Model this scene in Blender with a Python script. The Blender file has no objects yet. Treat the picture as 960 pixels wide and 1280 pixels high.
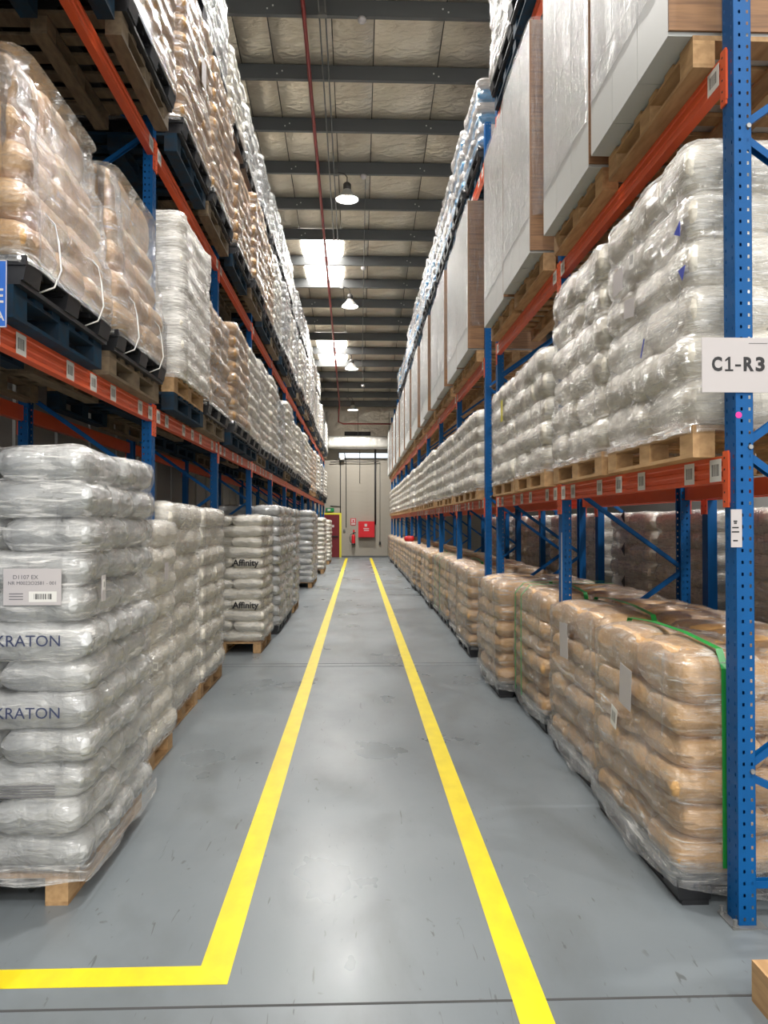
import bpy, math, random
from mathutils import Vector, Matrix
R = random.Random(7)
PI = math.pi
S = bpy.context.scene
C = S.collection

# ------------------------------------------------------------------ camera
CAMH = 1.70
cd = bpy.data.cameras.new('camera'); cam = bpy.data.objects.new('camera', cd); C.objects.link(cam)
cd.sensor_fit = 'VERTICAL'; cd.sensor_height = 36.0; cd.lens = 36.0 * 961 / 1280
cd.clip_end = 200; cd.clip_start = 0.05
cam.location = (0, 0, CAMH)
cam.rotation_euler = (math.radians(90 + 0.775), 0, -math.radians(1.94))
S.camera = cam

# ------------------------------------------------------------------ world, exposure
W = bpy.data.worlds.new('world'); S.world = W; W.use_nodes = True
W.node_tree.nodes['Background'].inputs[0].default_value = (1.0, 0.985, 0.96, 1)
W.node_tree.nodes['Background'].inputs[1].default_value = 1.6
S.view_settings.view_transform = 'Standard'; S.view_settings.look = 'None'
S.view_settings.gamma = 1.0; S.view_settings.use_curve_mapping = False
S.view_settings.exposure = 0.80
LAMP_W = 240.0          # one high-bay lamp
SKY_E = 16.0            # daylight behind a translucent roof sheet
try:
    S.cycles.max_bounces = 7; S.cycles.diffuse_bounces = 4; S.cycles.glossy_bounces = 3
    S.cycles.transmission_bounces = 2; S.cycles.transparent_max_bounces = 10
    S.cycles.caustics_reflective = False; S.cycles.caustics_refractive = False
    S.cycles.sample_clamp_indirect = 4.0
    S.cycles.use_denoising = True
except Exception:
    pass

# ------------------------------------------------------------------ materials
def srgb(r, g, b):
    f = lambda c: (c / 255 / 12.92) if c / 255 <= 0.04045 else ((c / 255 + 0.055) / 1.055) ** 2.4
    return (f(r), f(g), f(b), 1)

def mat(name, col, rough=0.5, metal=0.0, spec=0.5, var=0.0, noise=None, bump=None, coat=0.0, emit=None, objrand=0.0):
    """noise=(scale xyz, amount, second colour), bump=(scale xyz, strength, distance)"""
    m = bpy.data.materials.new(name); m.use_nodes = True
    nt = m.node_tree; N = nt.nodes; L = nt.links
    b = N['Principled BSDF']
    b.inputs['Base Color'].default_value = col
    b.inputs['Roughness'].default_value = rough
    b.inputs['Metallic'].default_value = metal
    b.inputs['Specular IOR Level'].default_value = spec
    b.inputs['Coat Weight'].default_value = coat
    b.inputs['Coat Roughness'].default_value = 0.12
    out = None
    tc = N.new('ShaderNodeTexCoord')
    if noise or bump or objrand:
        pass
    if noise:
        mp = N.new('ShaderNodeMapping'); mp.inputs['Scale'].default_value = noise[0]
        L.new(tc.outputs['Object'], mp.inputs[0])
        nz = N.new('ShaderNodeTexNoise'); nz.inputs['Scale'].default_value = 1.0; nz.inputs['Detail'].default_value = 5
        L.new(mp.outputs[0], nz.inputs['Vector'])
        rp = N.new('ShaderNodeValToRGB'); rp.color_ramp.elements[0].position = 0.38; rp.color_ramp.elements[1].position = 0.68
        L.new(nz.outputs['Fac'], rp.inputs[0])
        ma = N.new('ShaderNodeMath'); ma.operation = 'MULTIPLY'; ma.inputs[1].default_value = noise[1]
        L.new(rp.outputs[0], ma.inputs[0])
        mx = N.new('ShaderNodeMix'); mx.data_type = 'RGBA'
        mx.inputs[6].default_value = col; mx.inputs[7].default_value = noise[2]
        L.new(ma.outputs[0], mx.inputs[0]); out = mx.outputs[2]
    if objrand:
        oi = N.new('ShaderNodeObjectInfo')
        mr = N.new('ShaderNodeMapRange'); mr.inputs[3].default_value = 1 - objrand; mr.inputs[4].default_value = 1 + objrand
        L.new(oi.outputs['Random'], mr.inputs[0])
        hs = N.new('ShaderNodeHueSaturation')
        if out: L.new(out, hs.inputs['Color'])
        else: hs.inputs['Color'].default_value = col
        L.new(mr.outputs[0], hs.inputs['Value']); out = hs.outputs[0]
    if out: L.new(out, b.inputs['Base Color'])
    if bump:
        mp = N.new('ShaderNodeMapping'); mp.inputs['Scale'].default_value = bump[0]
        L.new(tc.outputs['Object'], mp.inputs[0])
        nz = N.new('ShaderNodeTexNoise'); nz.inputs['Scale'].default_value = 1.0; nz.inputs['Detail'].default_value = 4
        nz.inputs['Distortion'].default_value = 0.6
        L.new(mp.outputs[0], nz.inputs['Vector'])
        bp = N.new('ShaderNodeBump'); bp.inputs['Strength'].default_value = bump[1]; bp.inputs['Distance'].default_value = bump[2]
        L.new(nz.outputs['Fac'], bp.inputs['Height']); L.new(bp.outputs[0], b.inputs['Normal'])
    if emit:
        b.inputs['Emission Color'].default_value = emit[0]; b.inputs['Emission Strength'].default_value = emit[1]
    return m

def film(name, haze, streak, gloss, tint=(0.97, 0.95, 0.91, 1), rough=0.20, sc1=(5, 5, 34), sc2=(20, 18, 5), bs=1.0, bd=0.03):
    """stretch film: clear sheet, milky where wrinkled, with glossy creases"""
    m = bpy.data.materials.new(name); m.use_nodes = True
    nt = m.node_tree; N = nt.nodes; L = nt.links
    N.remove(N['Principled BSDF']); o = N['Material Output']
    tc = N.new('ShaderNodeTexCoord')
    def noise(scale, rot, detail=4, dist=0.8):
        mp = N.new('ShaderNodeMapping'); mp.inputs['Scale'].default_value = scale; mp.inputs['Rotation'].default_value = rot
        L.new(tc.outputs['Object'], mp.inputs[0])
        oi = N.new('ShaderNodeObjectInfo')
        cx = N.new('ShaderNodeVectorMath'); cx.operation = 'ADD'
        ml = N.new('ShaderNodeVectorMath'); ml.operation = 'SCALE'; ml.inputs[0].default_value = (31, 17, 23)
        L.new(oi.outputs['Random'], ml.inputs['Scale'])
        L.new(mp.outputs[0], cx.inputs[0]); L.new(ml.outputs[0], cx.inputs[1])
        nz = N.new('ShaderNodeTexNoise'); nz.inputs['Scale'].default_value = 1; nz.inputs['Detail'].default_value = detail
        nz.inputs['Distortion'].default_value = dist
        L.new(cx.outputs[0], nz.inputs['Vector']); return nz.outputs['Fac']
    n4 = noise((6, 6, 130), (0.62, 0.1, 0), 3, 1.2); n1 = noise(sc1, (0.5, 0.15, 0)); n2 = noise(sc2, (-0.5, 0.3, 0.2)); n3 = noise((1.6, 1.6, 1.6), (0, 0, 0), 2, 0.2)
    ad = N.new('ShaderNodeMath'); ad.operation = 'ADD'; L.new(n1, ad.inputs[0]); L.new(n2, ad.inputs[1])
    bp = N.new('ShaderNodeBump'); bp.inputs['Strength'].default_value = bs; bp.inputs['Distance'].default_value = bd
    ad2 = N.new('ShaderNodeMath'); ad2.operation = 'MULTIPLY_ADD'; ad2.inputs[1].default_value = 0.28
    L.new(n4, ad2.inputs[0]); L.new(ad.outputs[0], ad2.inputs[2]); L.new(ad2.outputs[0], bp.inputs['Height'])
    # haze amount
    mr = N.new('ShaderNodeMapRange'); mr.inputs[1].default_value = 0.5; mr.inputs[2].default_value = 0.72
    mr.inputs[3].default_value = haze; mr.inputs[4].default_value = haze + streak
    L.new(n1, mr.inputs[0])
    mr2 = N.new('ShaderNodeMapRange'); mr2.inputs[1].default_value = 0.35; mr2.inputs[2].default_value = 0.7
    mr2.inputs[3].default_value = 0.45; mr2.inputs[4].default_value = 1.5
    L.new(n3, mr2.inputs[0])
    mu = N.new('ShaderNodeMath'); mu.operation = 'MULTIPLY'; mu.use_clamp = True
    mu0 = N.new('ShaderNodeMath'); mu0.operation = 'MULTIPLY'
    mr4 = N.new('ShaderNodeMapRange'); mr4.inputs[1].default_value = 0.38; mr4.inputs[2].default_value = 0.66
    mr4.inputs[3].default_value = 0.5; mr4.inputs[4].default_value = 1.6; L.new(n4, mr4.inputs[0])
    L.new(mr.outputs[0], mu0.inputs[0]); L.new(mr4.outputs[0], mu0.inputs[1])
    L.new(mu0.outputs[0], mu.inputs[0]); L.new(mr2.outputs[0], mu.inputs[1])
    tr = N.new('ShaderNodeBsdfTransparent'); tr.inputs[0].default_value = (0.97, 0.97, 0.97, 1)
    df = N.new('ShaderNodeBsdfDiffuse'); df.inputs[0].default_value = tint
    a = N.new('ShaderNodeMixShader'); L.new(mu.outputs[0], a.inputs[0]); L.new(tr.outputs[0], a.inputs[1]); L.new(df.outputs[0], a.inputs[2])
    gl = N.new('ShaderNodeBsdfGlossy'); gl.inputs[0].default_value = (1, 1, 1, 1); gl.inputs['Roughness'].default_value = rough
    L.new(bp.outputs[0], gl.inputs['Normal'])
    fr = N.new('ShaderNodeFresnel'); fr.inputs['IOR'].default_value = 1.55; L.new(bp.outputs[0], fr.inputs['Normal'])
    fm = N.new('ShaderNodeMath'); fm.operation = 'MULTIPLY'; fm.inputs[1].default_value = gloss; fm.use_clamp = True
    mn = N.new('ShaderNodeMath'); mn.operation = 'MINIMUM'; mn.inputs[1].default_value = 0.34
    L.new(fr.outputs[0], mn.inputs[0]); L.new(mn.outputs[0], fm.inputs[0])
    b = N.new('ShaderNodeMixShader'); L.new(fm.outputs[0], b.inputs[0]); L.new(a.outputs[0], b.inputs[1]); L.new(gl.outputs[0], b.inputs[2])
    L.new(b.outputs[0], o.inputs[0])
    return m

def barcode_mat():
    m = bpy.data.materials.new('barcode_print'); m.use_nodes = True
    nt = m.node_tree; N = nt.nodes; L = nt.links; b = N['Principled BSDF']; b.inputs['Roughness'].default_value = 0.45
    tc = N.new('ShaderNodeTexCoord'); sp = N.new('ShaderNodeSeparateXYZ'); L.new(tc.outputs['Generated'], sp.inputs[0])
    nz = N.new('ShaderNodeTexNoise'); nz.noise_dimensions = '1D'; nz.inputs['Scale'].default_value = 1; nz.inputs['Detail'].default_value = 0
    mu = N.new('ShaderNodeMath'); mu.operation = 'MULTIPLY'; mu.inputs[1].default_value = 26; L.new(sp.outputs['Y'], mu.inputs[0])
    L.new(mu.outputs[0], nz.inputs['W'])
    def step(sock, edge, less):
        n = N.new('ShaderNodeMath'); n.operation = 'LESS_THAN' if less else 'GREATER_THAN'; n.inputs[1].default_value = edge
        L.new(sock, n.inputs[0]); return n.outputs[0]
    def mul(a, c):
        n = N.new('ShaderNodeMath'); n.operation = 'MULTIPLY'; L.new(a, n.inputs[0]); L.new(c, n.inputs[1]); return n.outputs[0]
    k = step(nz.outputs['Fac'], 0.5, False)
    for s, e, l in ((sp.outputs['Y'], 0.18, False), (sp.outputs['Y'], 0.82, True), (sp.outputs['Z'], 0.25, False), (sp.outputs['Z'], 0.78, True)):
        k = mul(k, step(s, e, l))
    mx = N.new('ShaderNodeMix'); mx.data_type = 'RGBA'; mx.inputs[6].default_value = srgb(222, 220, 214); mx.inputs[7].default_value = srgb(25, 25, 28)
    L.new(k, mx.inputs[0]); L.new(mx.outputs[2], b.inputs['Base Color'])
    return m

def floor_mat():
    m = bpy.data.materials.new('painted_concrete'); m.use_nodes = True
    nt = m.node_tree; N = nt.nodes; L = nt.links; b = N['Principled BSDF']
    tc = N.new('ShaderNodeTexCoord')
    def nz(scale, detail, rot=(0, 0, 0), dist=0.0):
        mp = N.new('ShaderNodeMapping'); mp.inputs['Scale'].default_value = scale; mp.inputs['Rotation'].default_value = rot
        L.new(tc.outputs['Object'], mp.inputs[0])
        n = N.new('ShaderNodeTexNoise'); n.inputs['Scale'].default_value = 1; n.inputs['Detail'].default_value = detail
        n.inputs['Distortion'].default_value = dist
        L.new(mp.outputs[0], n.inputs['Vector']); return n.outputs['Fac']
    def rng(s, a, c, x, y):
        r = N.new('ShaderNodeMapRange'); r.inputs[1].default_value = a; r.inputs[2].default_value = c
        r.inputs[3].default_value = x; r.inputs[4].default_value = y; L.new(s, r.inputs[0]); return r.outputs[0]
    def mix(f, a, c):
        n = N.new('ShaderNodeMix'); n.data_type = 'RGBA'; L.new(f, n.inputs[0])
        for v, i in ((a, 6), (c, 7)):
            if isinstance(v, tuple): n.inputs[i].default_value = v
            else: L.new(v, n.inputs[i])
        return n.outputs[2]
    base = mix(rng(nz((0.55, 0.35, 1), 5), 0.35, 0.68, 0, 1), srgb(103, 110, 114), srgb(119, 125, 128))
    base = mix(rng(nz((2.6, 1.2, 1), 6, (0, 0, 0.3), 0.4), 0.50, 0.72, 0, 0.45), base, srgb(84, 87, 86))
    base = mix(rng(nz((11, 4.5, 1), 6, (0, 0, 0.7), 1.6), 0.69, 0.74, 0, 0.55), base, srgb(66, 66, 64))     # small tyre scuffs
    base = mix(rng(nz((34, 5, 1), 2, (0, 0, -0.5), 1.0), 0.69, 0.74, 0, 0.6), base, srgb(60, 60, 58))
    L.new(base, b.inputs['Base Color'])
    L.new(rng(nz((1.2, 0.8, 1), 5), 0.35, 0.7, 0.27, 0.45), b.inputs['Roughness'])
    b.inputs['Specular IOR Level'].default_value = 0.4
    bp = N.new('ShaderNodeBump'); bp.inputs['Strength'].default_value = 0.10; bp.inputs['Distance'].default_value = 0.01
    L.new(nz((7, 5, 1), 3), bp.inputs['Height']); L.new(bp.outputs[0], b.inputs['Normal'])
    return m

M = {}
M['floor'] = floor_mat()
M['yellow'] = mat('yellow_tape', srgb(224, 202, 8), 0.4, noise=((9, 5, 1), 0.35, srgb(184, 160, 30)))
M['joint'] = mat('joint_filler', srgb(62, 62, 62), 0.8)
M['blue'] = mat('blue_paint', srgb(0, 84, 146), 0.5, noise=((14, 14, 5), 0.3, srgb(0, 68, 120)), spec=0.25)
M['orange'] = mat('orange_paint', srgb(226, 92, 48), 0.40, noise=((10, 4, 10), 0.4, srgb(204, 80, 44)))
M['steel'] = mat('galvanised_steel', srgb(150, 150, 148), 0.45, 0.7)
M['wood'] = mat('pallet_wood', srgb(186, 150, 106), 0.75, noise=((26, 5, 26), 0.7, srgb(146, 110, 72)), objrand=0.14)
M['woodblue'] = mat('blue_painted_wood', srgb(20, 50, 70), 0.8, noise=((9, 9, 9), 0.8, srgb(42, 40, 38)), objrand=0.15, spec=0.2)
M['woodold'] = mat('weathered_wood', srgb(120, 104, 82), 0.8, noise=((22, 6, 22), 0.7, srgb(84, 72, 58)), objrand=0.2)
M['black'] = mat('black_plastic', srgb(30, 31, 34), 0.42, noise=((5, 5, 5), 0.4, srgb(20, 20, 22)))
M['brown'] = mat('brown_paper', srgb(202, 160, 106), 0.46, noise=((4, 4, 7), 0.55, srgb(180, 136, 84)), bump=((9, 9, 14), 0.7, 0.03), coat=0.35, objrand=0.10)
M['white'] = mat('white_plastic_sack', srgb(238, 232, 217), 0.32, noise=((3, 3, 5), 0.5, srgb(222, 215, 200)), bump=((8, 8, 12), 0.7, 0.03), coat=0.5, objrand=0.06)
M['silver'] = mat('clear_pellet_sack', srgb(196, 197, 195), 0.2, noise=((3, 3, 6), 0.6, srgb(160, 163, 164)), bump=((7, 7, 12), 0.9, 0.035), coat=1.0, objrand=0.07)
M['bluesack'] = mat('blue_print_sack', srgb(86, 160, 214), 0.35, bump=((8, 8, 12), 0.7, 0.03), coat=0.4, objrand=0.08)
M['whitesack'] = mat('white_print_sack', srgb(220, 214, 210), 0.4, bump=((8, 8, 12), 0.7, 0.03), coat=0.3, objrand=0.06)
M['carton'] = mat('white_carton', srgb(188, 190, 187), 0.5, objrand=0.04)
M['cardboard'] = mat('brown_cardboard', srgb(150, 112, 78), 0.7, noise=((3, 3, 60), 0.8, srgb(104, 76, 56)))
M['film'] = film('stretch_film', 0.06, 0.42, 1.15)
M['film_hazy'] = film('milky_stretch_film', 0.16, 0.46, 1.15)
M['film_carton'] = film('tight_stretch_film', 0.06, 0.30, 1.2, tint=(.5, .5, .49, 1), rough=0.16, sc1=(40, 40, 4), sc2=(9, 9, 2.0))
M['film_dark'] = film('clear_stretch_film', 0.05, 0.30, 1.15)
M['film_loose'] = film('loose_stretch_film', 0.09, 0.36, 1.2, tint=(0.84, 0.82, 0.77, 1))
M['film_white'] = film('white_stretch_film', 0.40, 0.4, 1.0)
M['strap'] = mat('green_strap', srgb(40, 150, 66), 0.35)
M['cord'] = mat('white_cord', srgb(215, 212, 205), 0.5)
M['paper'] = mat('white_paper', srgb(188, 182, 181), 0.5)
M['ink'] = mat('black_ink', srgb(28, 26, 28), 0.5)
M['inkblue'] = mat('navy_ink', srgb(52, 60, 92), 0.5)
M['inkviolet'] = mat('blue_ink', srgb(36, 60, 170), 0.5)
M['inkgrey'] = mat('grey_ink', srgb(110, 108, 112), 0.5)
M['barcode'] = barcode_mat()
M['pink'] = mat('pink_sticker', srgb(255, 40, 150), 0.5)
M['signblue'] = mat('blue_sign', srgb(34, 92, 176), 0.35)
M['signgreen'] = mat('green_sign', srgb(20, 120, 64), 0.4)
M['yellowprint'] = mat('yellow_label', srgb(206, 196, 60), 0.5)
M['foil'] = mat('roof_foil', srgb(200, 192, 176), 0.34, 0.6, noise=((0.8, 0.8, 0.8), 0.5, srgb(166, 150, 126)), bump=((4, 9, 4), 0.8, 0.05), objrand=0.2)
M['seam'] = mat('roof_seam', srgb(70, 68, 64), 0.7)
M['purlin'] = mat('purlin_paint', srgb(82, 84, 84), 0.55)
M['skylight'] = mat('translucent_sheet', srgb(245, 245, 240), 0.5, emit=((1.0, 0.97, 0.92, 1), SKY_E))
M['wall'] = mat('painted_block', srgb(156, 150, 138), 0.7, noise=((1.2, 1.2, 1.2), 0.4, srgb(140, 134, 122)))
M['panel'] = mat('grey_wall_panel', srgb(168, 166, 162), 0.6)
M['duct'] = mat('duct_foil', srgb(216, 214, 206), 0.34, 0.55, bump=((6, 6, 6), 0.7, 0.04))
M['doorred'] = mat('oxblood_paint', srgb(104, 22, 30), 0.42)
M['red'] = mat('signal_red', srgb(196, 24, 36), 0.4)
M['pipered'] = mat('sprinkler_red', srgb(128, 38, 34), 0.4)
M['conduit'] = mat('grey_conduit', srgb(92, 92, 90), 0.5)
M['dark'] = mat('dark_cable', srgb(38, 36, 36), 0.6)
M['doorframe'] = mat('yellow_frame', srgb(210, 200, 60), 0.5)
M['lampmetal'] = mat('lamp_aluminium', srgb(205, 205, 200), 0.35, 0.3)
M['lampbody'] = mat('lamp_body', srgb(60, 58, 56), 0.5)
M['lampglow'] = mat('lamp_lens', srgb(255, 255, 250), 0.4, emit=((1.0, 0.98, 0.95, 1), 3.0))
M['clerestory'] = mat('clerestory_glazing', srgb(235, 240, 245), 0.4, emit=((0.85, 0.93, 1.0, 1), 0.55))

# ------------------------------------------------------------------ mesh helpers
class MB:
    def __init__(s): s.v = []; s.f = []; s.m = []; s.cur = 0
    def box(s, x0, x1, y0, y1, z0, z1):
        b = len(s.v)
        s.v += [(x0, y0, z0), (x1, y0, z0), (x1, y1, z0), (x0, y1, z0), (x0, y0, z1), (x1, y0, z1), (x1, y1, z1), (x0, y1, z1)]
        for q in ((3, 2, 1, 0), (4, 5, 6, 7), (0, 1, 5, 4), (1, 2, 6, 5), (2, 3, 7, 6), (3, 0, 4, 7)):
            s.f.append(tuple(b + i for i in q)); s.m.append(s.cur)
        return s
    def prism(s, poly, axis, a0, a1):
        """poly: 2D outline (closed), extruded along axis 'x','y' or 'z'"""
        b = len(s.v); n = len(poly)
        def P(p, a):
            return {'x': (a, p[0], p[1]), 'y': (p[0], a, p[1]), 'z': (p[0], p[1], a)}[axis]
        s.v += [P(p, a0) for p in poly] + [P(p, a1) for p in poly]
        for i in range(n):
            j = (i + 1) % n
            s.f.append((b + i, b + j, b + n + j, b + n + i)); s.m.append(s.cur)
        s.f.append(tuple(b + i for i in range(n - 1, -1, -1))); s.m.append(s.cur)
        s.f.append(tuple(b + n + i for i in range(n))); s.m.append(s.cur)
        return s
    def tube(s, pts, r, n=8):
        pts = [Vector(p) for p in pts]; b0 = len(s.v)
        for i, p in enumerate(pts):
            d = (pts[min(i + 1, len(pts) - 1)] - pts[max(i - 1, 0)]).normalized()
            up = Vector((0, 0, 1)) if abs(d.z) < 0.9 else Vector((1, 0, 0))
            a = d.cross(up).normalized(); c = d.cross(a)
            for k in range(n):
                t = 2 * PI * k / n
                s.v.append(tuple(p + a * (r * math.cos(t)) + c * (r * math.sin(t))))
        for i in range(len(pts) - 1):
            for k in range(n):
                q = b0 + i * n; k2 = (k + 1) % n
                s.f.append((q + k, q + k2, q + n + k2, q + n + k)); s.m.append(s.cur)
        s.f.append(tuple(b0 + k for k in range(n - 1, -1, -1))); s.m.append(s.cur)
        e = b0 + (len(pts) - 1) * n
        s.f.append(tuple(e + k for k in range(n))); s.m.append(s.cur)
        return s
    def lathe(s, prof, n=24, c=(0, 0, 0)):
        b = len(s.v)
        for r, z in prof:
            for k in range(n):
                t = 2 * PI * k / n; s.v.append((c[0] + r * math.cos(t), c[1] + r * math.sin(t), c[2] + z))
        for i in range(len(prof) - 1):
            for k in range(n):
                k2 = (k + 1) % n; q = b + i * n
                s.f.append((q + k, q + k2, q + n + k2, q + n + k)); s.m.append(s.cur)
        return s
    def quadgrid(s, fn, nu, nv, closed_u=False):
        b = len(s.v)
        for j in range(nv + 1):
            for i in range(nu if closed_u else nu + 1):
                s.v.append(fn(i / nu, j / nv))
        w = nu if closed_u else nu + 1
        for j in range(nv):
            for i in range(nu):
                i2 = (i + 1) % w if closed_u else i + 1
                s.f.append((b + j * w + i, b + j * w + i2, b + (j + 1) * w + i2, b + (j + 1) * w + i)); s.m.append(s.cur)
        return s
    def mesh(s, name, mats, smooth=False):
        me = bpy.data.meshes.new(name); me.from_pydata(s.v, [], s.f)
        if not isinstance(mats, (list, tuple)): mats = [mats]
        for m in mats: me.materials.append(m)
        if len(mats) > 1: me.polygons.foreach_set('material_index', s.m)
        if smooth: me.polygons.foreach_set('use_smooth', [True] * len(s.f))
        me.update(); return me

def link(name, me, parent=None, loc=(0, 0, 0), rz=0.0, rot=None):
    o = bpy.data.objects.new(name, me); C.objects.link(o)
    o.location = loc
    o.rotation_euler = rot if rot else (0, 0, rz)
    if parent: o.parent = parent
    return o
def tag(o, label=None, cat=None, group=None, kind=None):
    if label: o['label'] = label
    if cat: o['category'] = cat
    if group: o['group'] = group
    if kind: o['kind'] = kind
    return o
def boxobj(name, m, x0, x1, y0, y1, z0, z1, parent=None):
    cx, cy, cz = (x0 + x1) / 2, (y0 + y1) / 2, (z0 + z1) / 2
    return link(name, MB().box(x0 - cx, x1 - cx, y0 - cy, y1 - cy, z0 - cz, z1 - cz).mesh(name, m), parent, (cx, cy, cz))
def textmesh(txt, size, m, bold=0.0, depth=0.0006, align='CENTER'):
    cu = bpy.data.curves.new('lettering', 'FONT'); cu.body = txt; cu.size = size; cu.offset = bold; cu.extrude = depth
    cu.align_x = align; cu.align_y = 'CENTER'; cu.resolution_u = 3
    ob = bpy.data.objects.new('lettering', cu); C.objects.link(ob)
    dg = bpy.context.evaluated_depsgraph_get(); dg.update()
    me = bpy.data.meshes.new_from_object(ob.evaluated_get(dg)); me.name = 'lettering'
    bpy.data.objects.remove(ob); bpy.data.curves.remove(cu)
    me.materials.clear(); me.materials.append(m); return me
FACE_CAM = (PI / 2, 0, 0)              # text upright, read by someone looking along +y
def face_aisle(side):                  # text on a face turned to the aisle
    return (PI / 2, 0, -PI / 2) if side > 0 else (PI / 2, 0, PI / 2)

# ------------------------------------------------------------------ the hall
WALL_Y = 37.5; ROOF0 = 11.38; SL = 0.1093
def roof_z(y): return ROOF0 - SL * y
fl = boxobj('floor', M['floor'], -3.2, 12, -12, WALL_Y, -0.2, 0); tag(fl, kind='structure')
# expansion joints in the slab
def fjoint(y, dx):
    me = MB().box(-7.6, 7.6, -0.006, 0.006, 0, 0.0012).mesh('floor_joint', M['joint'])
    o = link('floor_joint', me, None, (4.4, y, 0)); return o
for y in (2.74, 9.12, 9.30, 18.0, 27.0):
    o = fjoint(y, 0); o.parent = fl; o.location = (0, y - fl.location.y, 0.1)
# foil-lined roof: panels between the purlins
ce = bpy.data.objects.new('ceiling', MB().prism([(-12.5, roof_z(-12.5) + 0.06), (WALL_Y + .3, roof_z(WALL_Y + .3) + 0.06), (WALL_Y + .3, roof_z(WALL_Y + .3) + 0.2), (-12.5, roof_z(-12.5) + 0.2)], 'x', -3.3, 12.2).mesh('ceiling', M['seam'])); C.objects.link(ce)
tag(ce, kind='structure')
PUR = [12.24 + 1.5 * k for k in range(-16, 17)]
ang = -math.atan(SL)
XS = [-3.2, -2.08, -1.50, -0.44, 0.27, 1.43, 2.59, 3.75, 4.91]
def foil_mesh(w, l, seed):
    r = random.Random(seed); a, b2 = r.uniform(0, 6), r.uniform(0, 6)
    def fn(u, v):
        e = (16 * u * (1 - u) * v * (1 - v)) ** 0.5
        z = -0.05 * e + 0.012 * e * math.sin(7 * u + a) + 0.012 * e * math.sin(9 * v + b2 + 3 * u)
        return ((u - .5) * w, (v - .5) * l, z)
    return MB().quadgrid(fn, 8, 8).mesh('foil_panel', M['foil'], True)
foils = {}
for k in range(len(PUR) - 1):
    y0, y1 = PUR[k], PUR[k + 1]
    if y1 < 2: continue
    for i in range(len(XS) - 1):
        x0, x1 = XS[i], XS[i + 1]; yc = (y0 + y1) / 2
        sky = (i == 2) and (abs(y0 - 19.74) < .1 or abs(y0 - 21.24) < .1 or abs(y0 - 27.24) < .1 or abs(y0 - 28.74) < .1)
        if sky:
            o = link('skylight_sheet', MB().box(-(x1 - x0) / 2, (x1 - x0) / 2, -.74, .74, -.01, .01).mesh('skylight_sheet', M['skylight']), ce, ((x0 + x1) / 2, yc, roof_z(yc)), rot=(ang, 0, 0))
            continue
        key = (i, k % 3)
        if key not in foils: foils[key] = foil_mesh(x1 - x0 - 0.018, 1.49 / math.cos(ang), i * 7 + k)
        link('foil_panel', foils[key], ce, ((x0 + x1) / 2, yc, roof_z(yc) + 0.03), rot=(ang, 0, 0))
me = MB().prism([(-.04, -.26), (.04, -.26), (.04, -.24), (-.02, -.24), (-.02, -.02), (.04, -.02), (.04, 0), (-.04, 0)], 'x', -3.2, 12).mesh('purlin', M['purlin'])
bolt = MB().box(-.012, .012, -.006, 0, -.012, .012).mesh('bolt', M['lampmetal'])
for y in PUR:
    p = link('purlin', me, ce, (0, y, roof_z(y) + 0.02))
    if 11 < y < 26:
        for bx in (-1.45, -1.36, 1.36, 1.45):
            link('bolt', bolt, p, (bx, -.04, -.17 if abs(bx) > 1.4 else -.12))
# skylights over the loading area behind and over the next aisle
for (xa, ya) in ((-1.5, -3.5), (5.5, 1.5), (5.5, 12.5), (5.5, 20.0), (1.5, -7.5), (4.5, -5.0)):
    link('skylight_sheet', MB().box(-.5, .5, -1.4, 1.4, -.02, 0).mesh('skylight_sheet', M['skylight']), ce, (xa, ya, roof_z(ya) + 0.03), rot=(ang, 0, 0))

wf = boxobj('wall_far', M['wall'], -3.2, 12, WALL_Y, WALL_Y + .25, 0, 7.6); tag(wf, kind='structure')
wl = boxobj('wall_left', M['panel'], -3.35, -3.2, -12, WALL_Y, 0, 12.6); tag(wl, kind='structure')
rib = MB().box(0, .03, -.03, .03, 0, 10).mesh('panel_rib', M['panel'])
for k in range(32): link('panel_rib', rib, wl, (.075, -12.2 + 1.0 * k + 12 - 12.3, -6.3))
wr = boxobj('wall_right', M['panel'], 12, 12.15, -12, WALL_Y, 0, 12.6); tag(wr, kind='structure')
tr = boxobj('trim_1', M['conduit'], -3.2, 12, WALL_Y - .02, WALL_Y, 0, .08); tag(tr, kind='structure')
# block courses on the far wall (recessed joints show as slightly proud courses)
crs = MB().box(-7.6, 7.6, -.006, 0, .005, .195).mesh('block_course', M['wall'])
for k in range(29): link('block_course', crs, wf, (0, -.125, -3.8 + .2 * k))
# foil lining above, clerestory strip
li = boxobj('trim_2', M['foil'], -3.2, 12, WALL_Y - .05, WALL_Y, 5.86, 7.34); tag(li, kind='structure')
wi = boxobj('window_1', M['clerestory'], -0.92, 4.2, WALL_Y - .03, WALL_Y - .008, 4.84, 5.08); tag(wi, kind='structure')
fr = boxobj('window_frame', M['conduit'], -0.96, 4.24, WALL_Y - .02, WALL_Y - .007, 4.80, 5.12); fr.parent = wi; fr.location = (0, .006, 0)
gr = boxobj('ventilation_grille', M['dark'], -.66, .62, WALL_Y - .12, WALL_Y - .05, 5.93, 6.12)
tag(gr, 'dark slotted ventilation grille above the silver duct', 'grille')
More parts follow.
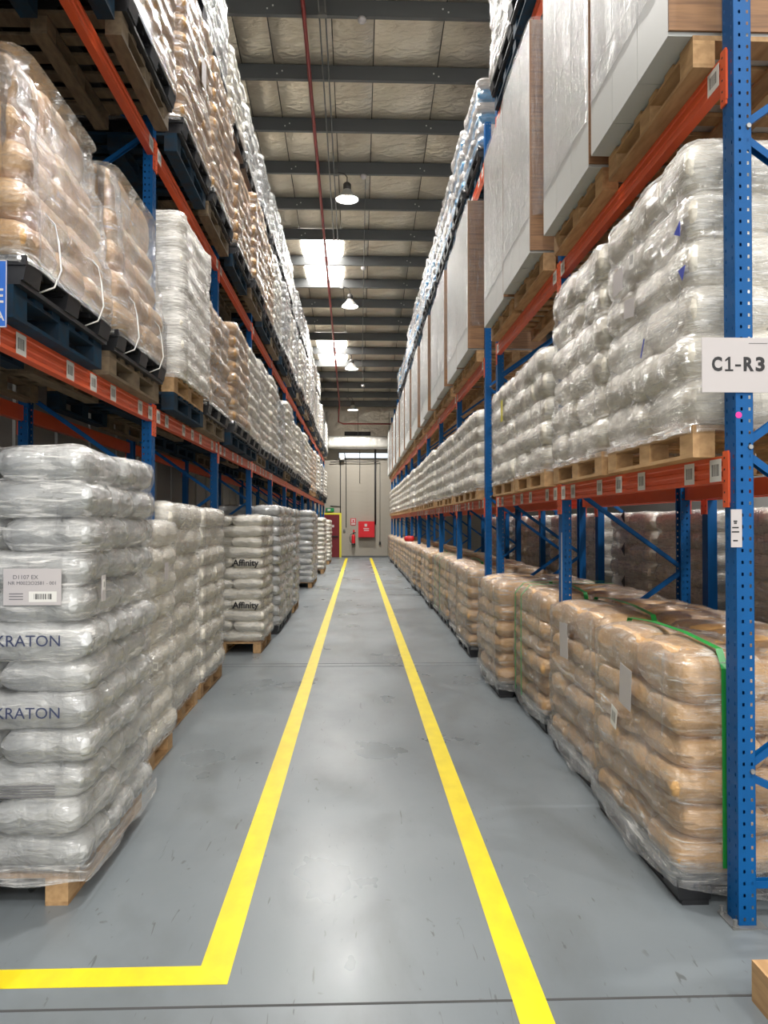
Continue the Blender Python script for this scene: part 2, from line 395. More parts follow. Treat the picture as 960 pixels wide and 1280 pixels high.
# insulated duct across the far wall
du = bpy.data.objects.new('air_duct', None); C.objects.link(du); du.location = (0, WALL_Y - .42, 5.55)
tag(du, 'silver foil-insulated air duct running across the far wall', 'duct')
def ductfn(w):
    def fn(u, v):
        t = 2 * PI * u; cx, sz = math.cos(t), math.sin(t)
        q = (abs(cx) ** 6 + abs(sz) ** 6) ** (-1 / 6.0)
        bul = 1 + .03 * math.sin(v * PI) 
        return ((v - .5) * w, .36 * q * cx * bul, .29 * q * sz * bul)
    return fn
dm = MB().quadgrid(ductfn(.74), 28, 4, True).mesh('duct_section', M['duct'], True)
for k in range(9): link('duct_section', dm, du, (-2.7 + .75 * k, 0, 0))
dj = MB().quadgrid(lambda u, v: ((v - .5) * .05, *(lambda q: (.37 * q * math.cos(2 * PI * u), .30 * q * math.sin(2 * PI * u)))((abs(math.cos(2 * PI * u)) ** 6 + abs(math.sin(2 * PI * u)) ** 6) ** (-1 / 6.0))), 28, 1, True).mesh('duct_band', M['lampmetal'], True)
for k in range(10): link('duct_band', dj, du, (-3.07 + .75 * k, 0, 0))
hg = MB().box(-.012, .012, -.012, .012, 0, 1.2).mesh('hanger_rod', M['conduit'])
for k in range(4): link('hanger_rod', hg, du, (-1.5 + 1.5 * k, 0, .28))
# door
d = boxobj('door_1', M['doorred'], -1.78, -.90, WALL_Y - .07, WALL_Y - .01, .01, 2.08); tag(d, kind='structure')
def dpart(name, m, x0, x1, z0, z1, y0=-.09, y1=-.03):
    o = boxobj(name, m, x0, x1, WALL_Y + y0, WALL_Y + y1, z0, z1); o.parent = d; o.location = o.location - d.location; return o
dpart('door_frame', M['doorframe'], -.90, -.80, 0, 2.16, -.08, .0); dpart('door_frame', M['doorframe'], -1.88, -1.78, 0, 2.16, -.08, .0)
dpart('door_frame', M['doorframe'], -1.78, -.90, 2.08, 2.16, -.08, .0)
dpart('push_bar', M['dark'], -1.7, -.96, 1.0, 1.05, -.13, -.07); dpart('notice', M['paper'], -1.42, -1.16, 1.46, 1.58, -.075, -.068)
# exit sign
ex = boxobj('exit_sign', M['signgreen'], -1.55, -1.16, WALL_Y - .08, WALL_Y - .005, 2.22, 2.40); tag(ex, 'small green emergency exit sign box above the dark red door', 'sign')
boxobj('pictogram', M['paper'], -.12, .02, -.0405, -.037, -.05, .05, ex)
# fire cabinet
fc = boxobj('fire_hose_cabinet', M['red'], .02, .80, WALL_Y - .22, WALL_Y, .97, 1.75); fc.location.y -= .012; tag(fc, 'square red fire hose cabinet on the far wall', 'cabinet')
boxobj('cabinet_door', M['red'], -.36, .36, -.125, -.108, -.36, .36, fc)
boxobj('pictogram', M['paper'], -.09, .03, -.128, -.124, .14, .27, fc)
for k in range(2): boxobj('lettering', M['paper'], -.14 + .02 * k, .12, -.128, -.124, .02 - .09 * k, .06 - .09 * k, fc)
# extinguisher
fe = bpy.data.objects.new('fire_extinguisher', None); C.objects.link(fe); fe.location = (-.22, WALL_Y - .12, .62)
tag(fe, 'red fire extinguisher hung on the wall beside the hose cabinet', 'extinguisher')
link('cylinder_body', MB().lathe([(0, 0), (.085, .0), (.09, .03), (.09, .40), (.07, .46), (.03, .5), (0, .5)], 16).mesh('cylinder_body', M['red'], True), fe)
link('base_ring', MB().lathe([(.088, -.01), (.095, -.01), (.095, .07), (.09, .07)], 16).mesh('base_ring', M['dark'], True), fe)
link('valve', MB().box(-.03, .03, -.03, .03, .5, .56).box(-.02, .12, -.015, .015, .56, .6).mesh('valve', M['dark']), fe)
link('hose', MB().tube([(-.02, -.02, .53), (-.13, -.04, .5), (-.18, -.05, .36), (-.15, -.06, .16), (-.1, -.07, .08)], .014).mesh('hose', M['dark'], True), fe)
link('bracket', MB().box(-.05, .05, .08, .12, .3, .36).mesh('bracket', M['dark']), fe)
fs = boxobj('fire_sign', M['red'], -.36, -.10, WALL_Y - .02, WALL_Y - .004, 1.56, 1.90); tag(fs, 'red and white extinguisher sign above the fire extinguisher', 'sign')
boxobj('pictogram', M['paper'], -.09, .09, -.0105, -.007, -.04, .14, fs)
boxobj('pictogram_mark', M['red'], -.03, .04, -.0125, -.0095, -.02, .09, fs)
boxobj('caption', M['paper'], -.1, .1, -.0105, -.007, -.14, -.07, fs)
def pipe(name, pts, r, m, label, cat, group=None):
    o0 = Vector(pts[0]); o = link(name, MB().tube([Vector(p) - o0 for p in pts], r).mesh(name, m, True), None, pts[0])
    return tag(o, label, cat, group)
Y = WALL_Y - .03
pipe('conduit', [(-.85, Y, 4.66), (-.85, Y, 1.25)], .022, M['dark'], 'dark vertical conduit beside the door frame', 'conduit')
pipe('conduit', [(-.66, Y, 5.1), (-.58, Y, 4.6), (-.57, Y, 1.45)], .016, M['dark'], 'thin grey conduit dropping between door and fire sign', 'conduit')
pipe('conduit', [(.09, Y, 5.2), (.09, Y, 3.6)], .014, M['dark'], 'short hanging conduit that ends high on the wall', 'conduit')
pipe('conduit', [(1.07, Y, 4.7), (1.07, Y, .75)], .012, M['conduit'], 'thin pale conduit with a small socket at its lower end', 'conduit')
pipe('riser_pipe', [(.842, Y, 5.3), (.842, Y, 1.6)], .045, M['dark'], 'thick dark water riser running down to the red cabinet', 'pipe')
pipe('cable', [(-1.35, Y - .1, 4.63), (-.6, Y - .1, 4.66), (.3, Y - .1, 4.64), (1.02, Y - .1, 4.68)], .02, M['dark'], 'dark horizontal cable strung below the clerestory strip', 'cable')
pipe('conduit', [(-1.35, Y, 2.5), (-.86, Y, 2.48)], .014, M['dark'], 'short horizontal conduit above the exit sign', 'conduit')
tag(boxobj('socket_box', M['dark'], 1.02, 1.12, WALL_Y - .07, WALL_Y - .006, .62, .76), 'small dark socket box low on the far wall', 'socket')
tag(boxobj('wall_switch', M['conduit'], -.72, -.62, WALL_Y - .05, WALL_Y - .004, 1.24, 1.36), 'small grey switch on the wall beside the door', 'switch')
tag(boxobj('alarm_button', M['red'], -.24, -.16, WALL_Y - .06, WALL_Y - .004, 1.22, 1.34), 'small call point above the extinguisher', 'alarm')
tag(boxobj('floodlight', M['lampmetal'], -.86, -.66, WALL_Y - .3, WALL_Y - .006, 4.74, 4.96), 'small silver floodlight bracketed under the duct', 'lamp')
# sprinkler pipe and conduits under the roof
sp = [(-.86, y, roof_z(y) - .30) for y in (-2, 12, 24, 35.6)] + [(-.9, 36.2, roof_z(36.2) - .45), (-.92, 36.3, 6.45), (-.7, 36.3, 6.36), (4.5, 36.3, 6.36)]
pipe('sprinkler_pipe', sp, .034, M['pipered'], 'dark red sprinkler pipe hung under the roof, turning across the far wall', 'pipe')
for k, (x, dz) in enumerate(((-.62, .27), (-.52, .27))):
    pipe('roof_conduit', [(x, y, roof_z(y) - dz) for y in (9, 20.5)], .013, M['conduit'], 'grey electrical conduit under the purlins, %s from the red pipe' % ('first', 'second')[k], 'conduit', 'grey conduits under the roof')
pipe('roof_cable', [(.16, y, roof_z(y) - .29) for y in (16.7, 31)], .009, M['conduit'], 'single thin cable under the purlins between lamps and detectors', 'cable')
tag(boxobj('junction_box', M['conduit'], -.64, -.5, 12.1, 12.2, roof_z(12.2) - .30, roof_z(12.2) - .16), 'grey junction box on the purlin where conduits start', 'junction box')
def detector(x, y, drop, lab):
    t = bpy.data.objects.new('smoke_detector', None); C.objects.link(t); t.location = (x, y, roof_z(y) - .22)
    tag(t, lab, 'detector', 'smoke detectors under the roof')
    link('stem', MB().tube([(0, 0, 0), (0, 0, -drop)], .008, 6).mesh('stem', M['conduit']), t)
    link('sensor_head', MB().lathe([(0, 0), (.07, 0), (.07, -.04), (.04, -.08), (0, -.08)], 12, (0, 0, -drop)).mesh('sensor_head', M['paper'], True), t)
detector(.06, 12.24, .03, 'pale smoke detector on the purlin with the junction box'); detector(.12, 16.74, .03, 'pale smoke detector on the same purlin as the fourth lamp')
detector(.15, 21.24, .06, 'pale smoke detector between the panes of the skylight nearer the signs'); detector(.2, 30.2, .75, 'pale smoke detector hanging on a long stem below the roof')
# high-bay lamps with their own light
lm = dict(
    reflector=MB().lathe([(.085, -.02), (.10, -.06), (.15, -.12), (.22, -.18), (.25, -.22), (.255, -.235), (.245, -.235), (.215, -.185), (.145, -.125), (.09, -.06)], 28).mesh('reflector', M['lampmetal'], True),
    lamp_body=MB().lathe([(0, .14), (.05, .14), (.07, .12), (.085, .1), (.085, -.03), (0, -.03)], 20).mesh('lamp_body', M['lampbody'], True),
    lens=MB().lathe([(.001, -.075), (.06, -.08), (.10, -.085), (.10, -.075), (.001, -.065)], 20).mesh('lens', M['lampglow'], True),
    cord=MB().tube([(0, 0, .13), (0, 0, .26), (-.06, 0, .33), (-.22, .0, .36)], .012, 6).mesh('cord', M['dark'], True),
    mount=MB().box(-.3, -.2, -.05, .05, .3, .42).mesh('mount', M['conduit']))
LORD = ['first', 'second', 'third', 'fourth']
for k, y in enumerate((-13.26, -7.26, -1.26, 4.74, 10.74, 16.74, 22.74, 28.74, 34.74)):
    if y < -11: continue
    t = bpy.data.objects.new('pendant_lamp', None); C.objects.link(t); t.location = (-.24, y - .05, roof_z(y) - .58)
    lab = 'bell-shaped aluminium high-bay lamp, %s back from the far wall' % ['', 'eighth', 'seventh', 'sixth', 'fifth', 'fourth', 'third', 'second', 'first'][k]
    tag(t, lab, 'lamp', 'high-bay lamps over the aisle')
    for n, me in lm.items(): link(n, me, t)
    ld = bpy.data.lights.new('high_bay_light', 'AREA'); ld.shape = 'DISK'; ld.size = .20; ld.energy = LAMP_W; ld.color = (1.0, .97, .93)
    lo = bpy.data.objects.new('high_bay_light', ld); C.objects.link(lo); lo.parent = t; lo.location = (0, 0, -.10)
for y in (-7.26, -1.26, 4.74, 12.0, 20.0):                     # unseen lamps of the same kind, added to light the neighbouring aisle and loading area
    t = bpy.data.objects.new('pendant_lamp', None); C.objects.link(t); t.location = (6.4, y - .05, roof_z(y) - .58)
    tag(t, 'unseen bell-shaped high-bay lamp added over the neighbouring aisle', 'lamp', 'unseen high-bay lamps added over the next aisle')
    for n, me in lm.items(): link(n, me, t)
    ld = bpy.data.lights.new('high_bay_light', 'AREA'); ld.shape = 'DISK'; ld.size = .20; ld.energy = LAMP_W; ld.color = (1.0, .97, .93)
    lo = bpy.data.objects.new('high_bay_light', ld); C.objects.link(lo); lo.parent = t; lo.location = (0, 0, -.10)

# ------------------------------------------------------------------ floor markings
def tape(poly, label):
    c = Vector((sum(p[0] for p in poly) / len(poly), sum(p[1] for p in poly) / len(poly)))
    o = link('floor_tape', MB().prism([(p[0] - c.x, p[1] - c.y) for p in poly], 'z', 0, .0015).mesh('floor_tape', M['yellow']), None, (c.x, c.y, 0))
    return tag(o, label, 'floor marking')
tape([(.55, -3), (.67, -3), (.67, 36.6), (.55, 36.6)], 'straight yellow floor tape on the side of the rack signed C1-R3')
tape([(-.60, 2.99), (-.48, 2.87), (-.48, 36.6), (-.60, 36.6)], 'long yellow floor tape that turns a corner towards the blue sign')
tape([(-3.0, 2.99), (-3.0, 2.87), (-.48, 2.87), (-.60, 2.99)], 'short yellow floor tape crossing in front of the wrapped silver stack')

# ------------------------------------------------------------------ racks
UP_W, UP_D, UP_H = .10, .075, 6.7
def upright_holes():
    mb = MB(); P = .05; n = int(UP_H / P)
    def strip(width, cols, fn):
        xs = [0.0]; hole = []
        for a, b in cols: xs += [a, b]
        xs.append(width)
        zs = []
        for k in range(n): zs += [k * P, k * P + .018, k * P + .032]
        zs.append(n * P)
        b = len(mb.v)
        for z in zs:
            for x in xs: mb.v.append(fn(x, z))
        w = len(xs)
        for j in range(len(zs) - 1):
            for i in range(w - 1):
                if j % 3 == 1 and i % 2 == 1: continue
                mb.f.append((b + j * w + i, b + j * w + i + 1, b + (j + 1) * w + i + 1, b + (j + 1) * w + i)); mb.m.append(0)
    strip(UP_D, [(.020, .030), (.055, .064)], lambda x, z: (x, -UP_W / 2, z))
    strip(UP_D, [(.020, .030), (.055, .064)], lambda x, z: (x, UP_W / 2, z))
    strip(UP_W, [(.018, .026), (.074, .082)], lambda x, z: (0, x - UP_W / 2, z))
    # returned lips at the back of the section
    for s in (-1, 1): mb.box(UP_D - .002, UP_D, min(s * .05, s * .032), max(s * .05, s * .032), 0, UP_H)
    return mb.mesh('upright', M['blue'])
UPH = upright_holes()
t_ = .004
UPS = MB().prism([(0, -.05), (.075, -.05), (.075, -.03), (.075 - t_, -.03), (.075 - t_, -.05 + t_), (t_, -.05 + t_), (t_, .05 - t_), (.075 - t_, .05 - t_), (.075 - t_, .03), (.075, .03), (.075, .05), (0, .05)], 'z', 0, UP_H).mesh('upright', M['blue'])
FOOT = MB().box(-.035, .11, -.075, .075, 0, .006).mesh('foot_plate', M['steel'])
ANCH = MB().lathe([(0, .03), (.009, .03), (.009, .006), (.016, .006), (.016, 0)], 8).mesh('anchor_bolt', M['steel'])
BOLT = MB().lathe([(0, .008), (.010, .008), (.012, 0)], 8).mesh('bolt', M['steel'])
DEPTH = 1.02                                                   # front face of front post to back face of back post
def beam_mesh(l):
    h = .115; p = [(-.008, -h), (.042, -h), (.042, 0), (-.008, 0), (-.008, -.020), (-.002, -.026), (-.002, -.044), (-.008, -.05), (-.008, -.066), (-.002, -.072), (-.002, -.09), (-.008, -.096)]
    return MB().prism(p, 'y', 0, l).mesh('beam', M['orange'])
CONN = MB().box(-.010, -.001, 0, .046, -.225, .02).box(-.010, .03, .046, .049, -.205, .01).mesh('beam_connector', M['orange'])
CONN2 = MB().box(-.010, -.001, -.046, 0, -.225, .02).box(-.010, .03, -.049, -.046, -.205, .01).mesh('beam_connector', M['orange'])
HOOK = MB().box(-.0108, -.0098, .012, .022, -.004, .004).mesh('hook_slot', M['dark'])
BARS = MB().box(-.0012, 0, -.055, .055, -.055, .045).mesh('barcode_label', M['barcode'])
BRM = {}
def brace(root, p0, p1):
    p0 = Vector(p0); p1 = Vector(p1); l = (p1 - p0).length; k = round(l, 2)
    if k not in BRM:
        BRM[k] = MB().prism([(-.02, -.015), (.02, -.015), (.02, .015), (.016, .015), (.016, -.011), (-.016, -.011), (-.016, .015), (-.02, .015)], 'x', 0, k).mesh('brace', M['blue'])
    dx, dz = p1.x - p0.x, p1.z - p0.z
    return link('brace', BRM[k], root, p0, rot=(0, -math.atan2(dz, dx), 0))
def rack(side, ys, face, levels, label, holes=3, labels=4, back=True, skip_front=()):
    """face: |x| of the aisle face of the posts. local x runs into the rack, local y along the aisle (mirrored on the left)."""
    root = bpy.data.objects.new('pallet_rack', None); C.objects.link(root); root.location = (side * face, 0, 0)
    root.rotation_euler = (0, 0, 0 if side > 0 else PI)
    tag(root, label, 'pallet rack')
    sy = side
    for i, y in enumerate(ys):
        yy = sy * y
        for bk in (0, 1):
            me = UPH if (i < holes and (bk == 0 or i < 2)) else UPS
            o = link('upright', me, root, (0 if bk == 0 else DEPTH, yy, .006), PI * bk)
            if i < 4:
                link('foot_plate', FOOT, o, (0, 0, -.006))
                if i < 2 and bk == 0:
                    for a in (-.06, .06): link('anchor_bolt', ANCH, o, (-.02, a, 0))
        # bracing: front joints at .65, 2.02, 3.39, 4.76, 6.13
        zf = [.65, 2.02, 3.39, 4.76, 6.13]; zb = [1.33, 2.70, 4.07, 5.44]
        fx, bx = .06, DEPTH - .06
        brace(root, (fx, yy, .16), (bx, yy, .16)); brace(root, (bx, yy, .20), (fx, yy, zf[0] - .03))
        for k in range(4):
            brace(root, (fx, yy - .012, zf[k] + .02), (bx, yy - .012, zb[k] - .02))
            brace(root, (bx, yy + .012, zb[k] + .02), (fx, yy + .012, zf[k + 1] - .02))
        brace(root, (fx, yy, 6.5), (bx, yy, 6.5))
        if i < 2:
            for z in zf: link('bolt', BOLT, root, (.062, yy - side * .05, z), rot=(side * PI / 2, 0, 0))
    bl = {}
    for i in range(len(ys) - 1):
        a, b = ys[i] + .05, ys[i + 1] - .05; l = round(b - a, 3)
        if l not in bl: bl[l] = beam_mesh(l)
        y0 = a if side > 0 else -b
        for li, z in enumerate(levels):
            for bk in (0, 1):
                if bk == 1 and not back: continue
                o = link('beam', bl[l], root, (0, y0, z) if bk == 0 else (DEPTH, y0 + l, z), PI * bk)
                if bk and i > 4: continue
                link('beam_connector', CONN2, o, (0, 0, 0)); link('beam_connector', CONN, o, (0, l, 0))
                if bk == 0 and i < 2:
                    for q, base in ((0, -.034), (l, 0)):
                        for zz in (-.01, -.06, -.11, -.16, -.2): link('hook_slot', HOOK, o, (0, q + base, zz))
                if bk == 0 and i < labels:
                    for q in (.07, .34, l * .36, l * .5, l * .64, l - .34, l - .07):
                        if li == 1 and .2 < q < l - .2: continue
                        link('barcode_label', BARS, o, (-.008, q, -.055))
    return root
LY = [3.29 + 2.77 * k for k in range(13)]                      # post centres
RA = [3.25, 6.03, 8.81]
RB = [9.54 + 2.71 * k for k in range(11)]
FACE = 1.60
LZ = [2.60, 4.68, 6.42]
RZ = [1.99, 3.74]
rack(-1, LY, FACE, LZ, 'blue and orange pallet rack along the left wall, with the blue sign', holes=3)
rack(1, RA, FACE, RZ + [6.36], 'short two-bay blue and orange pallet rack carrying the C1-R3 sign', holes=3)
rack(1, RB, FACE - .015, RZ + [6.20], 'long blue and orange pallet rack standing behind the two-bay rack', holes=1)
rack(1, RA + [11.59, 14.37, 17.15], FACE + DEPTH + .14, [1.99, 3.74, 6.2], 'shaded back-to-back pallet rack behind the C1-R3 rack', holes=0, labels=0, back=False)

# ------------------------------------------------------------------ pallets
PL, PD, PH = 1.16, 1.0, .145                                   # along the aisle, into the rack, height
def wood_parts():
    d = {}
    d['top'] = MB().box(-PD / 2, PD / 2, -.05, .05, .123, .145)         # deck boards run into the rack
    d['wide'] = MB().box(-PD / 2, PD / 2, -.07, .07, .123, .145)
    d['str'] = MB().box(-.05, .05, -PL / 2, PL / 2, .107, .123)
    d['blk'] = MB().box(-.05, .05, -.07, .07, .018, .107)
    d['bot'] = MB().box(-.05, .05, -PL / 2, PL / 2, 0, .018)
    return d
WP = {}
for key, m in (('wood', M['wood']), ('blue', M['woodblue']), ('old', M['woodold'])):
    WP[key] = {k: v.mesh('pallet_' + k, m) for k, v in wood_parts().items()}
def joined(meshes):                                             # [(mesh, loc)] -> one mesh
    mb = MB()
    for me, loc in meshes:
        b = len(mb.v)
        mb.v += [(v.co.x + loc[0], v.co.y + loc[1], v.co.z + loc[2]) for v in me.vertices]
        for p in me.polygons: mb.f.append(tuple(b + i for i in p.vertices)); mb.m.append(0)
    return mb
def wood_layout(w):
    out = []
    for k, y in enumerate((-.51, -.31, -.105, .105, .31, .51)): out.append(('deck_board', w['wide'] if k in (0, 5) else w['top'], (0, y, 0)))
    for x in (-.45, 0, .45):
        out.append(('stringer_board', w['str'], (x, 0, 0))); out.append(('bottom_board', w['bot'], (x, 0, 0)))
        for y in (-.51, 0, .51): out.append(('block', w['blk'], (x, y, 0)))
    return out
WJ = {k: joined([(m, l) for _, m, l in wood_layout(w)]).mesh('wooden_pallet', {'wood': M['wood'], 'blue': M['woodblue'], 'old': M['woodold']}[k]) for k, w in WP.items()}
BKD = MB().box(-PD / 2, PD / 2, -PL / 2, PL / 2, .105, .129)
for k in range(9): BKD.box(-PD / 2 + .02, PD / 2 - .02, -PL / 2 + .02 + k * .128, -PL / 2 + .05 + k * .128, .085, .105)
BKD.box(-PD / 2 - .004, PD / 2 + .004, -PL / 2 - .004, -PL / 2 + .012, .085, .129).box(-PD / 2 - .004, PD / 2 + .004, PL / 2 - .012, PL / 2 + .004, .085, .129)
BKF = MB().prism([(-.07, .022), (.07, .022), (.085, .105), (-.085, .105)], 'y', -.085, .085)
BKR = MB().box(-.06, .06, -PL / 2, PL / 2, 0, .022)
BK = dict(deck=BKD.mesh('deck', M['black']), foot=BKF.mesh('foot', M['black']), runner=BKR.mesh('runner', M['black']))
def black_layout():
    o = [('deck', BK['deck'], (0, 0, 0))]
    for x in (-.42, 0, .42):
        o.append(('runner', BK['runner'], (x, 0, 0)))
        for y in (-.49, 0, .49): o.append(('foot', BK['foot'], (x, y, 0)))
    return o
BJ = joined([(m, l) for _, m, l in black_layout()]).mesh('plastic_pallet', M['black'])
BPH = .129
def pallet(kind, side, face, yc, z, label, near, group=None):
    """face: |x| of the aisle-side edge"""
    loc = (side * (face + PD / 2), yc, z - .0003); rz = 0 if side > 0 else PI
    name = 'plastic_pallet' if kind == 'black' else 'wooden_pallet'
    if not near:
        o = link(name, BJ if kind == 'black' else WJ[kind], None, loc, rz)
    else:
        o = bpy.data.objects.new(name, None); C.objects.link(o); o.location = loc; o.rotation_euler = (0, 0, rz)
        for n, me, l in (black_layout() if kind == 'black' else wood_layout(WP[kind])): link(n, me, o, l)
    tag(o, label, 'pallet', group)
    return BPH if kind == 'black' else PH

# ------------------------------------------------------------------ sacks and stretch film
def sack_mb(L, Wd, H, seed, nu=14, nv=10, crease=1.0):
    r = random.Random(seed); ph = [r.uniform(0, 6.28) for _ in range(8)]
    mb = MB()
    def surf(sgn):
        def fn(a, b):
            u, v = 2 * a - 1, 2 * b - 1
            u, v = math.sin(u * PI / 2), math.sin(v * PI / 2)                       # denser towards the rim
            e = max(0, 1 - abs(u) ** 6) * max(0, 1 - abs(v) ** 6)
            h = e ** 0.40
            h *= 1 + .05 * math.sin(3 * u + ph[0]) * math.sin(2.5 * v + ph[1])
            wob = crease * (.010 * math.sin(9 * v + ph[2] + 2 * u) * abs(u) ** 5 + .009 * math.sin(7 * u + ph[3]) * abs(v) ** 5)
            corner = (abs(u) * abs(v)) ** 6
            x = u * L / 2 * (1 - .05 * corner) + crease * .008 * math.sin(5 * v + ph[4]) * abs(u) ** 3
            y = v * Wd / 2 * (1 - .05 * corner) + crease * .008 * math.sin(4 * u + ph[5]) * abs(v) ** 3
            return (x, y, sgn * H / 2 * h + wob * (1 - h * .6))
        return fn
    mb.quadgrid(surf(1), nu, nv)
    k = len(mb.f); mb.quadgrid(surf(-1), nu, nv)
    mb.f = mb.f[:k] + [tuple(reversed(f)) for f in mb.f[k:]]
    return mb
SK = {}
def sack(kind, H, var, flat=False):
    key = (kind, round(H, 3), var, flat)
    if key not in SK:
        mb = sack_mb(.615, .405, H * 1.15, hash((round(H, 3), var)) % 9999 + 3)
        if flat: mb.v = [(x, y, max(z, -H / 2 - .0015)) for x, y, z in mb.v]
        SK[key] = mb.mesh('sack', M[kind], True)
    return SK[key]
def layer_plan(k, Lx=PD, Ly=PL):
    """five sacks a layer, interlocked: (x, y, turned)"""
    sx, sy = Lx / 1.0, Ly / 1.2
    out = []
    if k % 2 == 0:
        for y in (-.4, 0, .4): out.append((.3 * sx, y * sy, 0))                 # ends to the aisle
        for y in (-.3, .3): out.append((.8 * sx, y * sy, 1))
    else:
        for y in (-.3, .3): out.append((.2 * sx, y * sy, 1))                    # long sides to the aisle
        for y in (-.4, 0, .4): out.append((.7 * sx, y * sy, 0))
    return out
LAY = {}
def dome_of(film_key, n): return 0 if film_key != 'film_loose' else (2 if n <= 5 else 1)     # 1: plump top layer, 2: also tapering upwards
def layout(n, H, var, dome=False):
    """sack places of one stack: (layer, x, y, z, rotation, sack variant)"""
    key = (n, round(H, 3), var, dome)
    if key not in LAY:
        r = random.Random(var * 101 + n * 7 + int(H * 1000)); out = []
        for k in range(n):
            lx, ly = r.uniform(-.012, .010), r.uniform(-.014, .014)
            tp = 1 - .05 * k if dome == 2 else 1.0
            for x, y, turned in layer_plan(k + var):
                x, y = .5 + (x - .5) * tp, y * tp
                out.append((k, (x + lx + r.uniform(-.012, .010), y + ly + r.uniform(-.014, .014), H * (k + .5) + (.03 if dome and k == n - 1 else 0)),
                            ((r.uniform(-.03, .03), r.uniform(-.03, .03)) if k else (0.0, 0.0)) + ((PI / 2 if turned else 0) + r.choice((0, PI)) + r.uniform(-.04, .04),), r.randrange(5), (tp, 1.5 if dome and k == n - 1 else 1.0)))
        LAY[key] = out
    return LAY[key]
FM = {}
def film_mesh(n, H, var, mat_key, skirt=True):
    """film pulled tight over the sacks: rays find the stack, the film bridges the hollows"""
    key = (n, round(H, 3), var, mat_key, skirt)
    if key in FM: return FM[key]
    loose = mat_key in ('film_loose', 'film_white'); dome = dome_of(mat_key, n); geo = (n, round(H, 3), var, loose, dome, skirt)
    if geo not in FG:
        from mathutils.bvhtree import BVHTree
        V = []; F = []
        for k, loc, rot, sv, sz in layout(n, H, var, dome):
            me = sack('white', H, sv); mt = Matrix.Translation(loc) @ Matrix.Rotation(rot[2], 4, 'Z') @ Matrix.Rotation(rot[1], 4, 'Y') @ Matrix.Rotation(rot[0], 4, 'X') @ Matrix.Diagonal((sz[0], sz[0], sz[1], 1))
            b = len(V); V += [mt @ v.co for v in me.vertices]; F += [tuple(b + i for i in p.vertices) for p in me.polygons]
        tree = BVHTree.FromPolygons(V, F)
        tot = n * H + (.045 if dome else 0); per = 76; rows = n * 6; wr, wc, kd = (range(-5, 6), (-3, -2, -1, 0, 1, 2, 3), .18) if loose else (range(-3, 4), (-1, 0, 1), .45); OX, OY = PD / 2 + .10, PL / 2 + .10
        def ring(i):
            t = 2 * PI * i / per; c, q = math.cos(t), math.sin(t)
            w = (abs(c) ** 10 + abs(q) ** 10) ** (-.1); return c * w, q * w
        rg = [ring(i) for i in range(per)]; D = []
        for j in range(rows + 1):
            z = .012 + (tot - .02) * j / rows; row = []
            for cx, cy in rg:
                o = Vector((PD / 2 + cx * OX, cy * OY, z)); d = Vector((-cx * OX * .55, -cy * OY * .55, 0)) if abs(abs(cx) - abs(cy)) < .25 else (Vector((-cx, 0, 0)) if abs(cx) > abs(cy) else Vector((0, -cy, 0)))
                d.normalize(); hit = tree.ray_cast(o, d, .46)
                row.append((hit[3] if hit[0] else (row[-1][0] if row else .2), o, d))
            D.append(row)
        P = []
        for j in range(rows + 1):
            pr = []
            for i in range(per):
                d = D[j][i][0]; lo = min(D[max(0, min(rows, j + q))][(i + e) % per][0] for q in wr for e in wc)
                dd = max(0, min(d - .006, kd * d + (1 - kd) * lo - .004)); o, dr = D[j][i][1], D[j][i][2]
                pr.append(o + dr * dd)
            P.append(pr)
        # skirt pulled below the lowest layer, cap folded over the top
        if skirt:
            sq = []
            for i in range(per):
                t = 2 * PI * i / per; c, q = math.cos(t), math.sin(t); w = (abs(c) ** 40 + abs(q) ** 40) ** (-1 / 40.0); sq.append((c * w, q * w))
            for z in (.006, -.032): P.insert(0, [Vector((PD / 2 + c * (PD / 2 + .016), q * (PL / 2 + .016), z + (.004 * math.sin(i * 1.7) if z < 0 else 0))) for i, (c, q) in enumerate(sq)])
        else:
            P.insert(0, [Vector((p.x, p.y, .002)) for p in P[0]])
        for q in (.93, .82, .62, .35, .06):
            pr = []
            for cx, cy in rg:
                x, y = PD / 2 + cx * PD / 2 * q, cy * PL / 2 * q
                hit = tree.ray_cast(Vector((x, y, tot + .3)), Vector((0, 0, -1)), .5)
                pr.append(Vector((x, y, (hit[0].z if hit[0] else tot) + .007)))
            P.append(pr)
        FG[geo] = (P, per)
    P, per = FG[geo]; mb = MB(); mb.v = [tuple(p) for r in P for p in r]
    for j in range(len(P) - 1):
        for i in range(per):
            i2 = (i + 1) % per; mb.f.append((j * per + i, j * per + i2, (j + 1) * per + i2, (j + 1) * per + i)); mb.m.append(0)
    FM[key] = mb.mesh('stretch_film', M[mat_key], True); return FM[key]
FG = {}
LJ = {}
def far_load_mesh(pattern, n, H, var, dome):
    key = (pattern, n, round(H, 3), var, dome)
    if key in LJ: return LJ[key]
    mb = MB(); mats = []
    for k, loc, rot, sv, sz in layout(n, H, var, dome):
        kind = pattern[k % len(pattern)]
        if kind not in mats: mats.append(kind)
        q = sack_mb(.615, .405, H * 1.15, k * 5 + sv, 8, 6); b = len(mb.v)
        mt = Matrix.Translation(loc) @ Matrix.Rotation(rot[2], 4, 'Z') @ Matrix.Diagonal((sz[0], sz[0], sz[1], 1))
        w = [mt @ Vector(v) for v in q.v]; mb.v += [(p.x, p.y, max(p.z, -.0015) if k == 0 else p.z) for p in w]
        for f in q.f: mb.f.append(tuple(b + i for i in f)); mb.m.append(mats.index(kind))
    LJ[key] = mb.mesh('sack_body', [M[q] for q in mats], True); return LJ[key]
KN = {'brown': 'brown paper', 'white': 'white plastic', 'silver': 'silvery plastic', 'mix': 'blue-and-white'}
